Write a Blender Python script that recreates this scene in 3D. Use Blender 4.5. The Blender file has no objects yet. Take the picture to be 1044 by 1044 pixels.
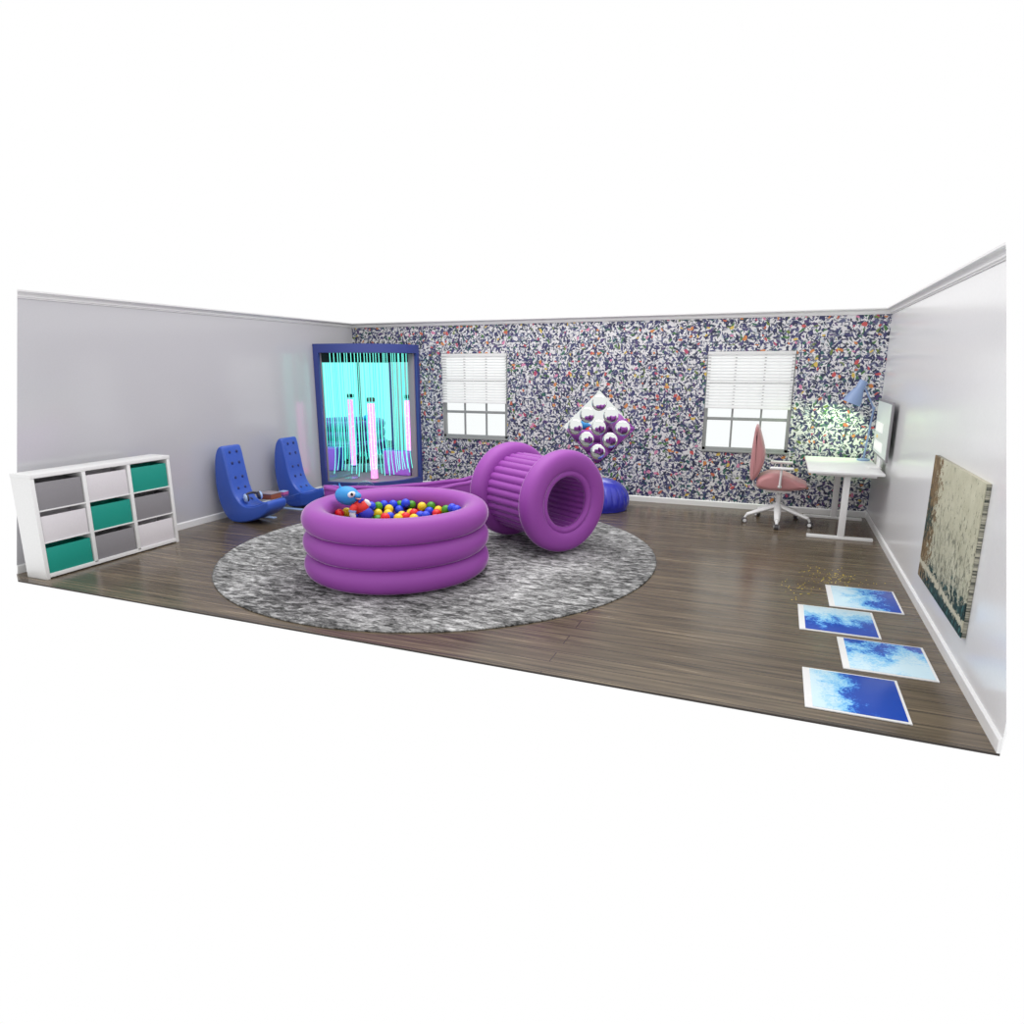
import bpy, bmesh, math, random
from mathutils import Vector, Matrix, noise
PI = math.pi
random.seed(7)
sc = bpy.context.scene
C = sc.collection
W, D, H = 7.776, 5.76, 2.60

# ------------------------------------------------------------------ objects
def finish(me, smooth=True, angle=40):
    if smooth and len(me.polygons):
        me.polygons.foreach_set('use_smooth', [True] * len(me.polygons))
        me.set_sharp_from_angle(angle=math.radians(angle))

def wloc(o):
    v = Vector((0, 0, 0))
    while o is not None:
        v = v + o.location
        o = o.parent
    return v

def obj(name, bm, mat=None, parent=None, origin=None, smooth=True, angle=40, label=None):
    """Link ONE mesh object; the bmesh is in world space and is moved into its parent's space."""
    base = wloc(parent) if parent is not None else Vector((0, 0, 0))
    org = Vector(origin) if origin is not None else base
    bmesh.ops.translate(bm, verts=bm.verts, vec=-org)
    bmesh.ops.recalc_face_normals(bm, faces=bm.faces)
    me = bpy.data.meshes.new(name)
    bm.to_mesh(me); bm.free()
    for m in (mat if isinstance(mat, (list, tuple)) else [mat]):
        if m is not None: me.materials.append(m)
    finish(me, smooth, angle)
    o = bpy.data.objects.new(name, me); C.objects.link(o)
    if parent is not None: o.parent = parent
    o.location = org - base
    if label: o['label'] = label
    return o

def tag(o, label, cat, group=None, kind=None):
    o['label'] = label; o['category'] = cat
    if group: o['group'] = group
    if kind: o['kind'] = kind
    return o

def thing(name, label, cat, loc, group=None):
    o = bpy.data.objects.new(name, None); C.objects.link(o)
    o.location = loc; o.empty_display_size = .1
    return tag(o, label, cat, group)

def struct(name, bm, mat, parent=None, smooth=False):
    o = obj(name, bm, mat, parent, smooth=smooth)
    if parent is None: o['kind'] = 'structure'
    return o

# ------------------------------------------------------------------ shapes
def nb(): return bmesh.new()

def box(bm, lo, hi, bev=0.0, seg=2, mi=0):
    lo = Vector(lo); hi = Vector(hi)
    r = bmesh.ops.create_cube(bm, size=1.0)
    vs = r['verts']
    for v in vs:
        v.co = Vector([(lo[i] + hi[i]) / 2 + v.co[i] * (hi[i] - lo[i]) for i in range(3)])
    fs = {f for v in vs for f in v.link_faces}
    for f in fs: f.material_index = mi
    if bev > 0:
        es = list({e for v in vs for e in v.link_edges})
        bmesh.ops.bevel(bm, geom=es, offset=bev, segments=seg, profile=.6, affect='EDGES', clamp_overlap=True)
    return bm

def loft(bm, rings, closed_u=True, cap=True, closed_v=False, mi=0):
    """rings: list of lists of points (same length)."""
    vr = [[bm.verts.new(p) for p in r] for r in rings]
    n = len(vr[0]); m = len(vr)
    for i in range(m if closed_v else m - 1):
        a, b = vr[i], vr[(i + 1) % m]
        for j in range(n if closed_u else n - 1):
            k = (j + 1) % n
            try: bm.faces.new((a[j], a[k], b[k], b[j])).material_index = mi
            except ValueError: pass
    if cap and not closed_v and closed_u:
        for r in (vr[0], vr[-1]):
            try: bm.faces.new(r).material_index = mi
            except ValueError: pass
    return bm

def frame(d):
    d = Vector(d).normalized()
    a = Vector((0, 0, 1)) if abs(d.z) < .9 else Vector((1, 0, 0))
    u = d.cross(a).normalized(); v = d.cross(u).normalized()
    return u, v

def tube(bm, pts, r, n=10, cap=True):
    pts = [Vector(p) for p in pts]
    rings = []
    u = None
    for i, p in enumerate(pts):
        d = (pts[min(i + 1, len(pts) - 1)] - pts[max(i - 1, 0)]).normalized()
        if u is None: u, v = frame(d)
        else:
            u = (u - d * u.dot(d)).normalized(); v = d.cross(u)
        rr = r[i] if isinstance(r, (list, tuple)) else r
        rings.append([p + (u * math.cos(2 * PI * k / n) + v * math.sin(2 * PI * k / n)) * rr for k in range(n)])
    return loft(bm, rings, cap=cap)

def lathe(bm, c, axis, prof, n=48, mod=None, closed=False):
    """prof: (radius, height along axis); mod(theta, r, h) -> r."""
    c = Vector(c); a = Vector(axis).normalized(); u, v = frame(a)
    rings = []
    for r, h in prof:
        ring = []
        for k in range(n):
            t = 2 * PI * k / n
            rr = mod(t, r, h) if mod else r
            ring.append(c + a * h + (u * math.cos(t) + v * math.sin(t)) * rr)
        rings.append(ring)
    return loft(bm, rings, cap=not closed, closed_v=closed)

def ell(bm, c, r, u=20, v=12, rot=None):
    m = Matrix.Translation(Vector(c)) @ (rot.to_4x4() if rot is not None else Matrix.Identity(4)) @ Matrix.Diagonal((*r, 1))
    bmesh.ops.create_uvsphere(bm, u_segments=u, v_segments=v, radius=1, matrix=m)
    return bm

def poly_offset(p, d):
    n = len(p); out = []
    ar = sum(p[i][0] * p[(i + 1) % n][1] - p[(i + 1) % n][0] * p[i][1] for i in range(n))
    s = 1 if ar > 0 else -1
    for i in range(n):
        a, b, c = Vector(p[i - 1]), Vector(p[i]), Vector(p[(i + 1) % n])
        e1 = (b - a); e2 = (c - b)
        n1 = Vector((-e1.y, e1.x)); n2 = Vector((-e2.y, e2.x))
        if n1.length: n1.normalize()
        if n2.length: n2.normalize()
        nn = n1 + n2
        if nn.length < 1e-6: nn = n1
        nn.normalize()
        k = max(.5, nn.dot(n1))
        out.append(tuple(b + nn * s * d / k))
    return out

def catmull(p, k=6, closed=True):
    n = len(p); out = []
    for i in range(n if closed else n - 1):
        if closed: a, b, c, d = p[i - 1], p[i], p[(i + 1) % n], p[(i + 2) % n]
        else: a, b, c, d = p[max(i - 1, 0)], p[i], p[i + 1], p[min(i + 2, n - 1)]
        for j in range(k):
            t = j / k
            out.append(tuple(.5 * (2 * b[m] + (c[m] - a[m]) * t + (2 * a[m] - 5 * b[m] + 4 * c[m] - d[m]) * t * t +
                                   (3 * b[m] - a[m] - 3 * c[m] + d[m]) * t ** 3) for m in range(len(b))))
    if not closed: out.append(tuple(p[-1]))
    return out

def round_prism(bm, prof, fn, w, r, seg=5, ins_max=None):
    """Extrude a closed 2D profile by w with rounded rims; fn(a, b, t) -> world point."""
    st = []
    for i in range(seg + 1):
        q = PI / 2 * i / seg
        st.append(((ins_max or r) * (1 - math.sin(q)), r * (1 - math.cos(q))))
    st = [(ins, t) for ins, t in st] + [(ins, w - t) for ins, t in reversed(st)]
    rings = []
    for ins, t in st:
        q = poly_offset(prof, ins)
        for _ in range(int(ins * 260)):
            q = [tuple((q[i - 1][k] + 2 * q[i][k] + q[(i + 1) % len(q)][k]) / 4 for k in (0, 1)) for i in range(len(q))]
        rings.append([fn(a, b, t) for a, b in q])
    loft(bm, rings)
    bmesh.ops.triangulate(bm, faces=[f for f in bm.faces if len(f.verts) > 4], ngon_method='EAR_CLIP')
    return bm

def plate(bm, pts, fn, t0, t1):
    return loft(bm, [[fn(a, b, t0) for a, b in pts], [fn(a, b, t1) for a, b in pts]])

# ------------------------------------------------------------------ materials
def srgb(r, g, b):
    f = lambda c: (c / 255 / 12.92) if c <= 10.3 else ((c / 255 + .055) / 1.055) ** 2.4
    return (f(r), f(g), f(b), 1)

class G:
    """small node-graph helper"""
    def __init__(s, name):
        s.m = bpy.data.materials.new(name); s.m.use_nodes = True
        s.t = s.m.node_tree; s.t.nodes.clear()
        s.out = s.t.nodes.new('ShaderNodeOutputMaterial')
    def n(s, typ, **kw):
        nd = s.t.nodes.new(typ)
        for k, v in kw.items(): setattr(nd, k, v)
        return nd
    def put(s, sock, v):
        if isinstance(v, bpy.types.NodeSocket): s.t.links.new(v, sock)
        else: sock.default_value = v
    def math(s, op, a, b=0.0, c=None, clamp=False):
        nd = s.n('ShaderNodeMath', operation=op, use_clamp=clamp)
        s.put(nd.inputs[0], a); s.put(nd.inputs[1], b)
        if c is not None: s.put(nd.inputs[2], c)
        return nd.outputs[0]
    def vec(s, op, a, b):
        nd = s.n('ShaderNodeVectorMath', operation=op)
        s.put(nd.inputs[0], a); s.put(nd.inputs[1], b)
        return nd.outputs[0]
    def mapping(s, v, loc=(0, 0, 0), rot=(0, 0, 0), scale=(1, 1, 1)):
        nd = s.n('ShaderNodeMapping')
        s.put(nd.inputs['Vector'], v)
        nd.inputs['Location'].default_value = loc; nd.inputs['Rotation'].default_value = rot
        nd.inputs['Scale'].default_value = scale
        return nd.outputs[0]
    def noise(s, v, scale=5, detail=3, rough=.5, dist=0.0, dim='3D'):
        nd = s.n('ShaderNodeTexNoise', noise_dimensions=dim)
        if v is not None: s.put(nd.inputs['Vector'], v)
        nd.inputs['Scale'].default_value = scale; nd.inputs['Detail'].default_value = detail
        nd.inputs['Roughness'].default_value = rough; nd.inputs['Distortion'].default_value = dist
        return nd.outputs['Fac']
    def ramp(s, fac, stops, interp='LINEAR'):
        nd = s.n('ShaderNodeValToRGB'); cr = nd.color_ramp; cr.interpolation = interp
        while len(cr.elements) < len(stops): cr.elements.new(.5)
        for e, (p, c) in zip(cr.elements, stops):
            e.position = p; e.color = c if len(c) == 4 else (*c, 1)
        s.put(nd.inputs['Fac'], fac)
        return nd.outputs['Color']
    def mix(s, fac, a, b, mode='MIX'):
        nd = s.n('ShaderNodeMix', data_type='RGBA', blend_type=mode)
        s.put(nd.inputs[0], fac); s.put(nd.inputs[6], a); s.put(nd.inputs[7], b)
        return nd.outputs[2]
    def coord(s, which='Object'):
        return s.n('ShaderNodeTexCoord').outputs[which]
    def bump(s, h, strength=.3, dist=.01):
        nd = s.n('ShaderNodeBump'); nd.inputs['Strength'].default_value = strength
        nd.inputs['Distance'].default_value = dist; s.put(nd.inputs['Height'], h)
        return nd.outputs[0]
    def bsdf(s, color, rough=.5, normal=None, **kw):
        nd = s.n('ShaderNodeBsdfPrincipled')
        s.put(nd.inputs['Base Color'], color); s.put(nd.inputs['Roughness'], rough)
        if normal is not None: s.put(nd.inputs['Normal'], normal)
        for k, v in kw.items(): s.put(nd.inputs[k], v)
        s.t.links.new(nd.outputs[0], s.out.inputs[0])
        return s.m

def plain(name, col, rough=.5, bump=0.0, bscale=60, **kw):
    g = G(name)
    nf = g.noise(g.coord(), scale=bscale, detail=3)
    c = g.mix(nf, tuple(x * .96 for x in col[:3]) + (1,), tuple(min(1, x * 1.04) for x in col[:3]) + (1,))
    nrm = g.bump(nf, bump, .004) if bump else None
    return g.bsdf(c, rough, nrm, **kw)

M = {}
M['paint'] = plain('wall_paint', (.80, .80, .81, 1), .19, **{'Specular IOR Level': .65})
M['paint_shaded'] = plain('shaded_wall_paint', (.535, .53, .56, 1), .13, **{'Specular IOR Level': .9})  # left wall's dimmer shade is put into this darker, slightly lilac colour
M['trim'] = plain('trim_white', (.82, .82, .82, 1), .3)
M['white'] = plain('white_melamine', (.83, .83, .83, 1), .35)
M['white_metal'] = plain('white_metal', (.82, .82, .82, 1), .3)
M['purple'] = plain('purple_flocked_vinyl', srgb(153, 73, 168), .5, .05, 220,
                    **{'Sheen Weight': 1.0, 'Sheen Roughness': .2, 'Sheen Tint': (1, .85, 1, 1), 'Specular IOR Level': .35})
M['blue'] = plain('blue_vinyl', srgb(56, 92, 190), .28, .02, 40)
M['blue_dark'] = plain('blue_button', srgb(28, 46, 112), .3)
M['navy'] = plain('navy_lacquer', srgb(58, 72, 145), .4)
M['lining'] = plain('grey_lining', srgb(150, 140, 148), .6)
M['black'] = plain('black_board', (.006, .006, .008, 1), .5)
M['teal'] = plain('teal_plastic', srgb(22, 150, 134), .4)
M['grey'] = plain('grey_plastic', srgb(140, 138, 142), .45)
M['bin_white'] = plain('white_plastic', srgb(222, 218, 222), .4)
M['pink'] = plain('pink_fabric', srgb(188, 130, 132), .5, .15, 260, **{'Sheen Weight': .3})
M['caster'] = plain('dark_caster', srgb(70, 68, 72), .4)
M['frame_shaded'] = plain('window_frame_paint', srgb(150, 153, 153), .4)  # grey carries the frames' shade against the bright panes, painted into the colour
g = G('blind_slats')
d_ = g.n('ShaderNodeBsdfDiffuse'); d_.inputs[0].default_value = (.95, .95, .95, 1)
t_ = g.n('ShaderNodeBsdfTranslucent'); t_.inputs[0].default_value = (.97, .97, .97, 1)
mx_ = g.n('ShaderNodeMixShader'); mx_.inputs[0].default_value = .55
g.t.links.new(d_.outputs[0], mx_.inputs[1]); g.t.links.new(t_.outputs[0], mx_.inputs[2]); g.t.links.new(mx_.outputs[0], g.out.inputs[0])
M['blind'] = g.m
M['lamp_blue'] = plain('lamp_blue', srgb(134, 156, 196), .35)
M['pouf'] = plain('glossy_blue_vinyl', srgb(32, 40, 180), .28, .02, 30, **{'Coat Weight': .7, 'Coat Roughness': .22})
M['r'] = plain('red_ball', srgb(232, 30, 34), .25)
M['y'] = plain('yellow_ball', srgb(238, 205, 30), .25)
M['b'] = plain('blue_ball', srgb(34, 66, 226), .25)
M['g'] = plain('green_ball', srgb(70, 150, 28), .25)
M['lilac'] = plain('lilac_vinyl', srgb(190, 120, 240), .4)
M['toy_blue'] = plain('toy_blue_plush', srgb(52, 150, 218), .5)
M['toy_red'] = plain('toy_red_cloth', srgb(226, 52, 46), .6)
M['toy_pants'] = plain('toy_blue_cloth', srgb(44, 50, 190), .6)
M['toy_white'] = plain('toy_white_plush', (.85, .85, .87, 1), .6)
M['toy_pink'] = plain('toy_pink', srgb(235, 170, 160), .5)
M['pupil'] = plain('toy_pupil', (.01, .01, .01, 1), .2)
M['cuff'] = plain('toy_cuff', srgb(150, 180, 230), .6)
M['band'] = plain('headband', srgb(52, 48, 60), .4)
M['cup'] = plain('earcup', srgb(170, 195, 235), .35)
M['box_brown'] = plain('brown_box', srgb(150, 86, 66), .5)
M['pinkbox'] = plain('magenta_box', srgb(190, 90, 160), .5)
M['dark_edge'] = plain('floor_core', srgb(52, 46, 42), .7)

# floor boards -----------------------------------------------------------
g = G('wood_floor')
co = g.coord()
br = g.n('ShaderNodeTexBrick', offset=.41, offset_frequency=2)
g.put(br.inputs['Vector'], co)
br.inputs['Scale'].default_value = 1
br.inputs['Brick Width'].default_value = 9.0; br.inputs['Row Height'].default_value = .155
br.inputs['Mortar Size'].default_value = .004; br.inputs['Mortar Smooth'].default_value = .2
br.inputs['Color1'].default_value = (0, 0, 0, 1); br.inputs['Color2'].default_value = (1, 1, 1, 1)
br.inputs['Mortar'].default_value = (.5, .5, .5, 1)
v1 = g.vec('ADD', g.mapping(co, scale=(1.1, 26, 1)), g.vec('MULTIPLY', br.outputs['Color'], (7, 3, 0)))
s1 = g.noise(v1, 1.0, 5, .62, .4)
s2 = g.noise(g.mapping(co, scale=(.8, 70, 1)), 1.0, 3, .6)
f = g.math('ADD', g.math('MULTIPLY', s1, .7), g.math('MULTIPLY', s2, .3))
col = g.ramp(f, [(.34, srgb(52, 45, 35)), (.44, srgb(86, 75, 61)), (.56, srgb(108, 95, 77)), (.67, srgb(146, 130, 106))])
tone = g.ramp(br.outputs['Color'], [(0, (.86, .84, .84, 1)), (1, (1.08, 1.07, 1.06, 1))])
col = g.mix(1.0, col, tone, 'MULTIPLY')
col = g.mix(br.outputs['Fac'], col, srgb(58, 48, 42))
rough = g.math('ADD', g.math('MULTIPLY', s1, .20), .14)
M['floor'] = g.bsdf(col, rough, g.bump(f, .06, .003), **{'Specular IOR Level': .5})

# wallpaper --------------------------------------------------------------
g = G('botanical_wallpaper')
co = g.coord()
sep = g.n('ShaderNodeSeparateXYZ'); g.put(sep.inputs[0], co)
cmb = g.n('ShaderNodeCombineXYZ'); g.put(cmb.inputs[0], sep.outputs[0]); g.put(cmb.inputs[1], sep.outputs[2])
P2 = cmb.outputs[0]
wob = g.n('ShaderNodeTexNoise', noise_dimensions='2D'); g.put(wob.inputs['Vector'], P2)
wob.inputs['Scale'].default_value = 14; wob.inputs['Detail'].default_value = 2
wv = g.vec('MULTIPLY', g.vec('SUBTRACT', wob.outputs['Color'], (.5, .5, .5)), (.045, .045, 0))
PW = g.vec('MULTIPLY', g.vec('ADD', P2, wv), (1.2, 1.2, 1))
def leaves(base, scale, a, b, dens, stops, off):
    p = g.vec('ADD', PW, off)
    vo = g.n('ShaderNodeTexVoronoi', voronoi_dimensions='2D', feature='F1')
    g.put(vo.inputs['Vector'], p); vo.inputs['Scale'].default_value = scale
    d = g.vec('SUBTRACT', p, vo.outputs['Position'])
    sc_ = g.n('ShaderNodeSeparateColor'); g.put(sc_.inputs[0], vo.outputs['Color'])
    rot = g.n('ShaderNodeVectorRotate', rotation_type='Z_AXIS'); g.put(rot.inputs['Vector'], d)
    g.put(rot.inputs['Angle'], g.math('MULTIPLY', sc_.outputs[0], 2 * PI))
    s3 = g.n('ShaderNodeSeparateXYZ'); g.put(s3.inputs[0], rot.outputs[0])
    q = g.math('DIVIDE', s3.outputs[0], a)
    lens = g.math('MULTIPLY', g.math('SUBTRACT', 1.0, g.math('MULTIPLY', q, q)), b)
    m = g.math('LESS_THAN', g.math('ABSOLUTE', s3.outputs[1]), lens)
    m = g.math('MULTIPLY', m, g.math('LESS_THAN', sc_.outputs[1], dens))
    c = g.ramp(sc_.outputs[2], stops, 'CONSTANT')
    return g.mix(m, base, c)
navy = [(0, srgb(48, 50, 92)), (.35, srgb(66, 66, 110)), (.55, srgb(38, 42, 70)), (.75, srgb(92, 96, 128)), (.9, srgb(80, 60, 110))]
grey = [(0, srgb(120, 124, 140)), (.3, srgb(70, 74, 96)), (.6, srgb(150, 152, 160)), (.8, srgb(86, 98, 96))]
green = [(0, srgb(52, 104, 84)), (.35, srgb(74, 120, 66)), (.6, srgb(40, 88, 92)), (.8, srgb(110, 130, 60))]
flow = [(0, srgb(196, 84, 84)), (.22, srgb(204, 130, 72)), (.45, srgb(208, 180, 84)), (.62, srgb(208, 130, 164)), (.8, srgb(190, 100, 74)), (.9, srgb(178, 74, 104))]
base = (.66, .65, .665, 1)
base = leaves(base, 12, .055, .015, .75, grey, (3.1, 1.7, 0))
base = leaves(base, 21, .030, .012, .75, grey, (7.7, 6.1, 0))
base = leaves(base, 10, .064, .021, .62, navy, (.4, 7.3, 0))
base = leaves(base, 10, .055, .019, .38, green, (5.2, 2.9, 0))
base = leaves(base, 12, .055, .017, .55, navy, (9.6, 4.1, 0))
base = leaves(base, 17, .036, .011, .6, navy, (2.2, 8.8, 0))
base = leaves(base, 20, .03, .010, .4, [(0, (.74, .73, .745, 1)), (.8, srgb(170, 180, 190))], (6.6, .3, 0))
base = leaves(base, 5.5, .040, 0.024, .30, flow, (1.3, 5.5, 0))
base = leaves(base, 8, .027, .015, .26, flow, (8.3, 3.5, 0))
M['wallpaper'] = g.bsdf(base, .42)

# rug --------------------------------------------------------------------
g = G('grey_shag_pile')
co = g.coord()
wr = g.noise(co, 3.0, 2)
cm = g.mapping(co, rot=(0, 0, .45), scale=(8.5, 21, 8))
a1 = g.noise(cm, 1.0, 4, .6, .9)
a2 = g.noise(g.mapping(co, rot=(0, 0, .45), scale=(50, 110, 30)), 1.0, 2, .6)
a3 = g.noise(co, 1.1, 2, .5)
f = g.math('ADD', g.math('ADD', g.math('MULTIPLY', a1, .72), g.math('MULTIPLY', a2, .26)), g.math('MULTIPLY', g.math('SUBTRACT', a3, .5), .28))
col = g.ramp(f, [(.36, srgb(62, 62, 62)), (.45, srgb(112, 112, 112)), (.54, srgb(160, 160, 160)), (.65, srgb(218, 218, 218))])
M['rug'] = g.bsdf(col, .95, g.bump(f, .9, .03), **{'Specular IOR Level': .1})

# mirrors / glass ----------------------------------------------------------
def metal(name, col, rough=0.0):
    g = G(name); return g.bsdf(col, rough, Metallic=1.0)
M['mirror'] = metal('silver_acrylic_mirror', (.84, .87, .85, 1), .01)
M['cyan_mirror'] = metal('cyan_tinted_mirror', (.60, 1.0, .98, 1), .0)
def glassy(name, tint, gloss=.08, rough=.02):
    g = G(name)
    tr = g.n('ShaderNodeBsdfTransparent'); tr.inputs[0].default_value = tint
    gl = g.n('ShaderNodeBsdfGlossy'); gl.inputs[0].default_value = (1, 1, 1, 1); gl.inputs['Roughness'].default_value = rough
    fr = g.n('ShaderNodeLayerWeight'); fr.inputs[0].default_value = .35
    geo = g.n('ShaderNodeNewGeometry')
    fac = g.math('MULTIPLY', g.math('MULTIPLY', fr.outputs[0], gloss * 8, clamp=True), g.math('SUBTRACT', 1.0, geo.outputs['Backfacing']))
    mx = g.n('ShaderNodeMixShader'); g.put(mx.inputs[0], fac)
    g.t.links.new(tr.outputs[0], mx.inputs[1]); g.t.links.new(gl.outputs[0], mx.inputs[2])
    g.t.links.new(mx.outputs[0], g.out.inputs[0])
    return g.m
M['pane'] = glassy('window_glass', (.985, 1, 1, 1), .03)
M['acrylic'] = glassy('clear_acrylic', (.93, .955, .97, 1), .10)
def emit(name, col, strength, var=None):
    g = G(name)
    e = g.n('ShaderNodeEmission'); e.inputs[1].default_value = strength
    if var: g.put(e.inputs[0], g.mix(g.ramp(g.noise(g.coord(), 30, 2), [(.54, (0, 0, 0, 1)), (.72, (1, 1, 1, 1))]), col, var))
    else: e.inputs[0].default_value = col
    g.t.links.new(e.outputs[0], g.out.inputs[0])
    return g.m
M['led'] = emit('cyan_fibre_light', (.20, 1.0, .86, 1), 1.3)
M['bubbles'] = emit('pink_lit_water', (1.0, .16, .60, 1), 3.6, (1, .32, .75, 1))
M['bulb'] = emit('lamp_bulb', (.72, 1.0, .55, 1), 6.0)

# ------------------------------------------------------------------ room shell
fx = lambda x: (lambda a, b, t: Vector((x + t, a, b)))
bm = nb()
fp = [(0, .0), (W, .0), (W, -D), (.21, -D), (0, -5.64)]
loft(bm, [[Vector((x, y, -.014)) for x, y in fp], [Vector((x, y, 0)) for x, y in fp]])
for f_ in bm.faces:
    if f_.calc_center_median().z < -.002: f_.material_index = 1
struct('floor', bm, [M['floor'], M['dark_edge']])

def wall_prism(front, back, xf, xb):
    bm = nb()
    loft(bm, [[Vector((xf, y, z)) for y, z in front], [Vector((xb, y, z)) for y, z in back]])
    return bm
struct('wall_left', wall_prism([(.12, 0), (.12, H), (-5.20, H), (-5.638, 0)], [(.12, 0), (.12, H), (-5.133, H), (-5.566, 0)], 0, -.1), M['paint_shaded'])
struct('wall_right', wall_prism([(.12, -.014), (.12, H), (-4.41, H), (-D, .18), (-D, -.014)],
                                [(.12, -.014), (.12, H), (-4.02, H), (-5.38, .18), (-5.49, -.014)], W, W + .1), M['paint'])
wins = [(1.640, 2.745, .822, 2.112), (5.652, 6.754, .792, 2.110)]
bm = nb()
xs = [0, wins[0][0], wins[0][1], wins[1][0], wins[1][1], W]
zs = [0, .792, .822, 2.110, 2.112, H]
vv = {}
def gv(x, y, z):
    k = (round(x, 4), round(y, 4), round(z, 4))
    if k not in vv: vv[k] = bm.verts.new(k)
    return vv[k]
def hole(cx, cz): return any(a < cx < b and c < cz < d for a, b, c, d in wins)
for i in range(5):
    for j in range(5):
        cx, cz = (xs[i] + xs[i + 1]) / 2, (zs[j] + zs[j + 1]) / 2
        if hole(cx, cz): continue
        for y in (0, .12):
            bm.faces.new((gv(xs[i], y, zs[j]), gv(xs[i + 1], y, zs[j]), gv(xs[i + 1], y, zs[j + 1]), gv(xs[i], y, zs[j + 1])))
for e in [e for e in bm.edges if len(e.link_faces) == 1 and e.verts[0].co.y == 0]:
    a, b = e.verts
    f_ = bm.faces.new((a, b, gv(b.co.x, .12, b.co.z), gv(a.co.x, .12, a.co.z)))
    f_.material_index = 1
struct('wall_back', bm, [M['wallpaper'], M['trim']])

# crown moulding and baseboards
def sweep(prof, p0, p1, inward, slant=0.0):
    """prof: (offset from wall, z); p0/p1 end points on the wall line; each may move with z: callables."""
    bm = nb()
    a = [Vector((p0(z)[0], p0(z)[1], z)) + Vector(inward) * o for o, z in prof]
    adj = Vector((0, -slant, 0))
    b = [Vector((p1(z)[0], p1(z)[1], z)) + Vector(inward) * o + adj * o for o, z in prof]
    return loft(bm, [a, b])
crown = [(0, 2.530), (.010, 2.530), (.012, 2.538), (.020, 2.542)] + [(.022 + .040 * (1 - math.cos(t)), 2.544 + .040 * math.sin(t)) for t in [PI / 2 * k / 5 for k in range(6)]] + [(.068, 2.586), (.07, H), (0, H)]
lcut = lambda z: (0, -5.638 + (.438) * z / H)
rcut = lambda z: (W, -D if z < .18 else -D + (1.35) * (z - .18) / (H - .18))
struct('trim_1', sweep(crown, lambda z: (0, 0), lcut, (1, 0, 0), .63), M['trim'])
struct('trim_2', sweep(crown, lambda z: (0, 0), lambda z: (W, 0), (0, -1, 0)), M['trim'])
struct('trim_3', sweep(crown, lambda z: (W, 0), rcut, (-1, 0, 0), 3.66), M['trim'])
skirt = [(0, .0), (.016, .0), (.016, .070), (.006, .080), (0, .082)]
struct('baseboard_left', sweep(skirt, lambda z: (0, 0), lcut, (1, 0, 0)), M['trim'])
struct('baseboard_back', sweep(skirt, lambda z: (0, 0), lambda z: (W, 0), (0, -1, 0)), M['trim'])
struct('baseboard_right', sweep(skirt, lambda z: (W, 0), lambda z: (W, -D), (-1, 0, 0)), M['trim'])

# windows with blinds
blind_labels = ['white slatted blind half lowered over the window nearer the light curtain',
                'white slatted blind half lowered over the window behind the pink chair']
for wi, (x0, x1, z0, z1) in enumerate(wins):
    w = bpy.data.objects.new('window_%d' % (wi + 1), None); C.objects.link(w)
    w.location = ((x0 + x1) / 2, .05, z0); w['kind'] = 'structure'
    t = .045
    bm = nb()
    box(bm, (x0, .012, z0), (x0 + t, .07, z1), .004); box(bm, (x1 - t, .012, z0), (x1, .07, z1), .004)
    box(bm, (x0, .012, z0), (x1, .07, z0 + t), .004); box(bm, (x0, .012, z1 - t), (x1, .07, z1), .004)
    obj('frame', bm, M['frame_shaded'], w)
    bm = nb()
    for k in (1, 2):
        xx = x0 + (x1 - x0) * k / 3
        box(bm, (xx - .013, .03, z0 + .04), (xx + .013, .055, z1 - .04), .003)
    for zz, hh in ((1.222, .020), (1.712, .018)):
        box(bm, (x0 + .04, .028, zz - hh), (x1 - .04, .057, zz + hh), .003)
    obj('muntins', bm, M['frame_shaded'], w)
    bm = nb(); box(bm, (x0 + .04, .041, z0 + .04), (x1 - .04, .045, z1 - .04))
    obj('pane', bm, M['pane'], w)
    bm = nb(); box(bm, (x0 - .008, -.022, z0 - .022), (x1 + .008, .02, z0 + .004), .004)
    obj('sill', bm, M['frame_shaded'], w)
    bl = thing('window_blind', blind_labels[wi], 'blind', ((x0 + x1) / 2, .0, z1), 'slatted window blinds')
    bm = nb(); box(bm, (x0 + .008, -.038, z1 - .045), (x1 - .008, .0, z1 - .004), .004)
    obj('headrail', bm, M['blind'], bl)
    bm = nb()
    n = 17; zt, zb = z1 - .065, 1.395
    for k in range(n):
        zc = zt + (zb - zt) * k / (n - 1)
        c, s = .016, .0160
        pr = [(-.034, zc - s), (-.018, zc + .003), (-.004, zc + s), (-.004, zc + s + .0015), (-.018, zc + .0045), (-.034, zc - s + .0015)]
        loft(bm, [[Vector((xx, y, z)) for y, z in pr] for xx in (x0 + .012, x1 - .012)])
    obj('slats', bm, M['blind'], bl, smooth=False)
    bm = nb(); box(bm, (x0 + .012, -.034, 1.362), (x1 - .012, -.006, 1.38), .003)
    obj('bottom_rail', bm, M['blind'], bl)
    for q in (.17, .5, .83):
        xx = x0 + (x1 - x0) * q
        obj('ladder_cord', tube(nb(), [(xx, -.036, z1 - .03), (xx, -.036, 1.37)], .0018, 5), M['blind'], bl)

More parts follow.
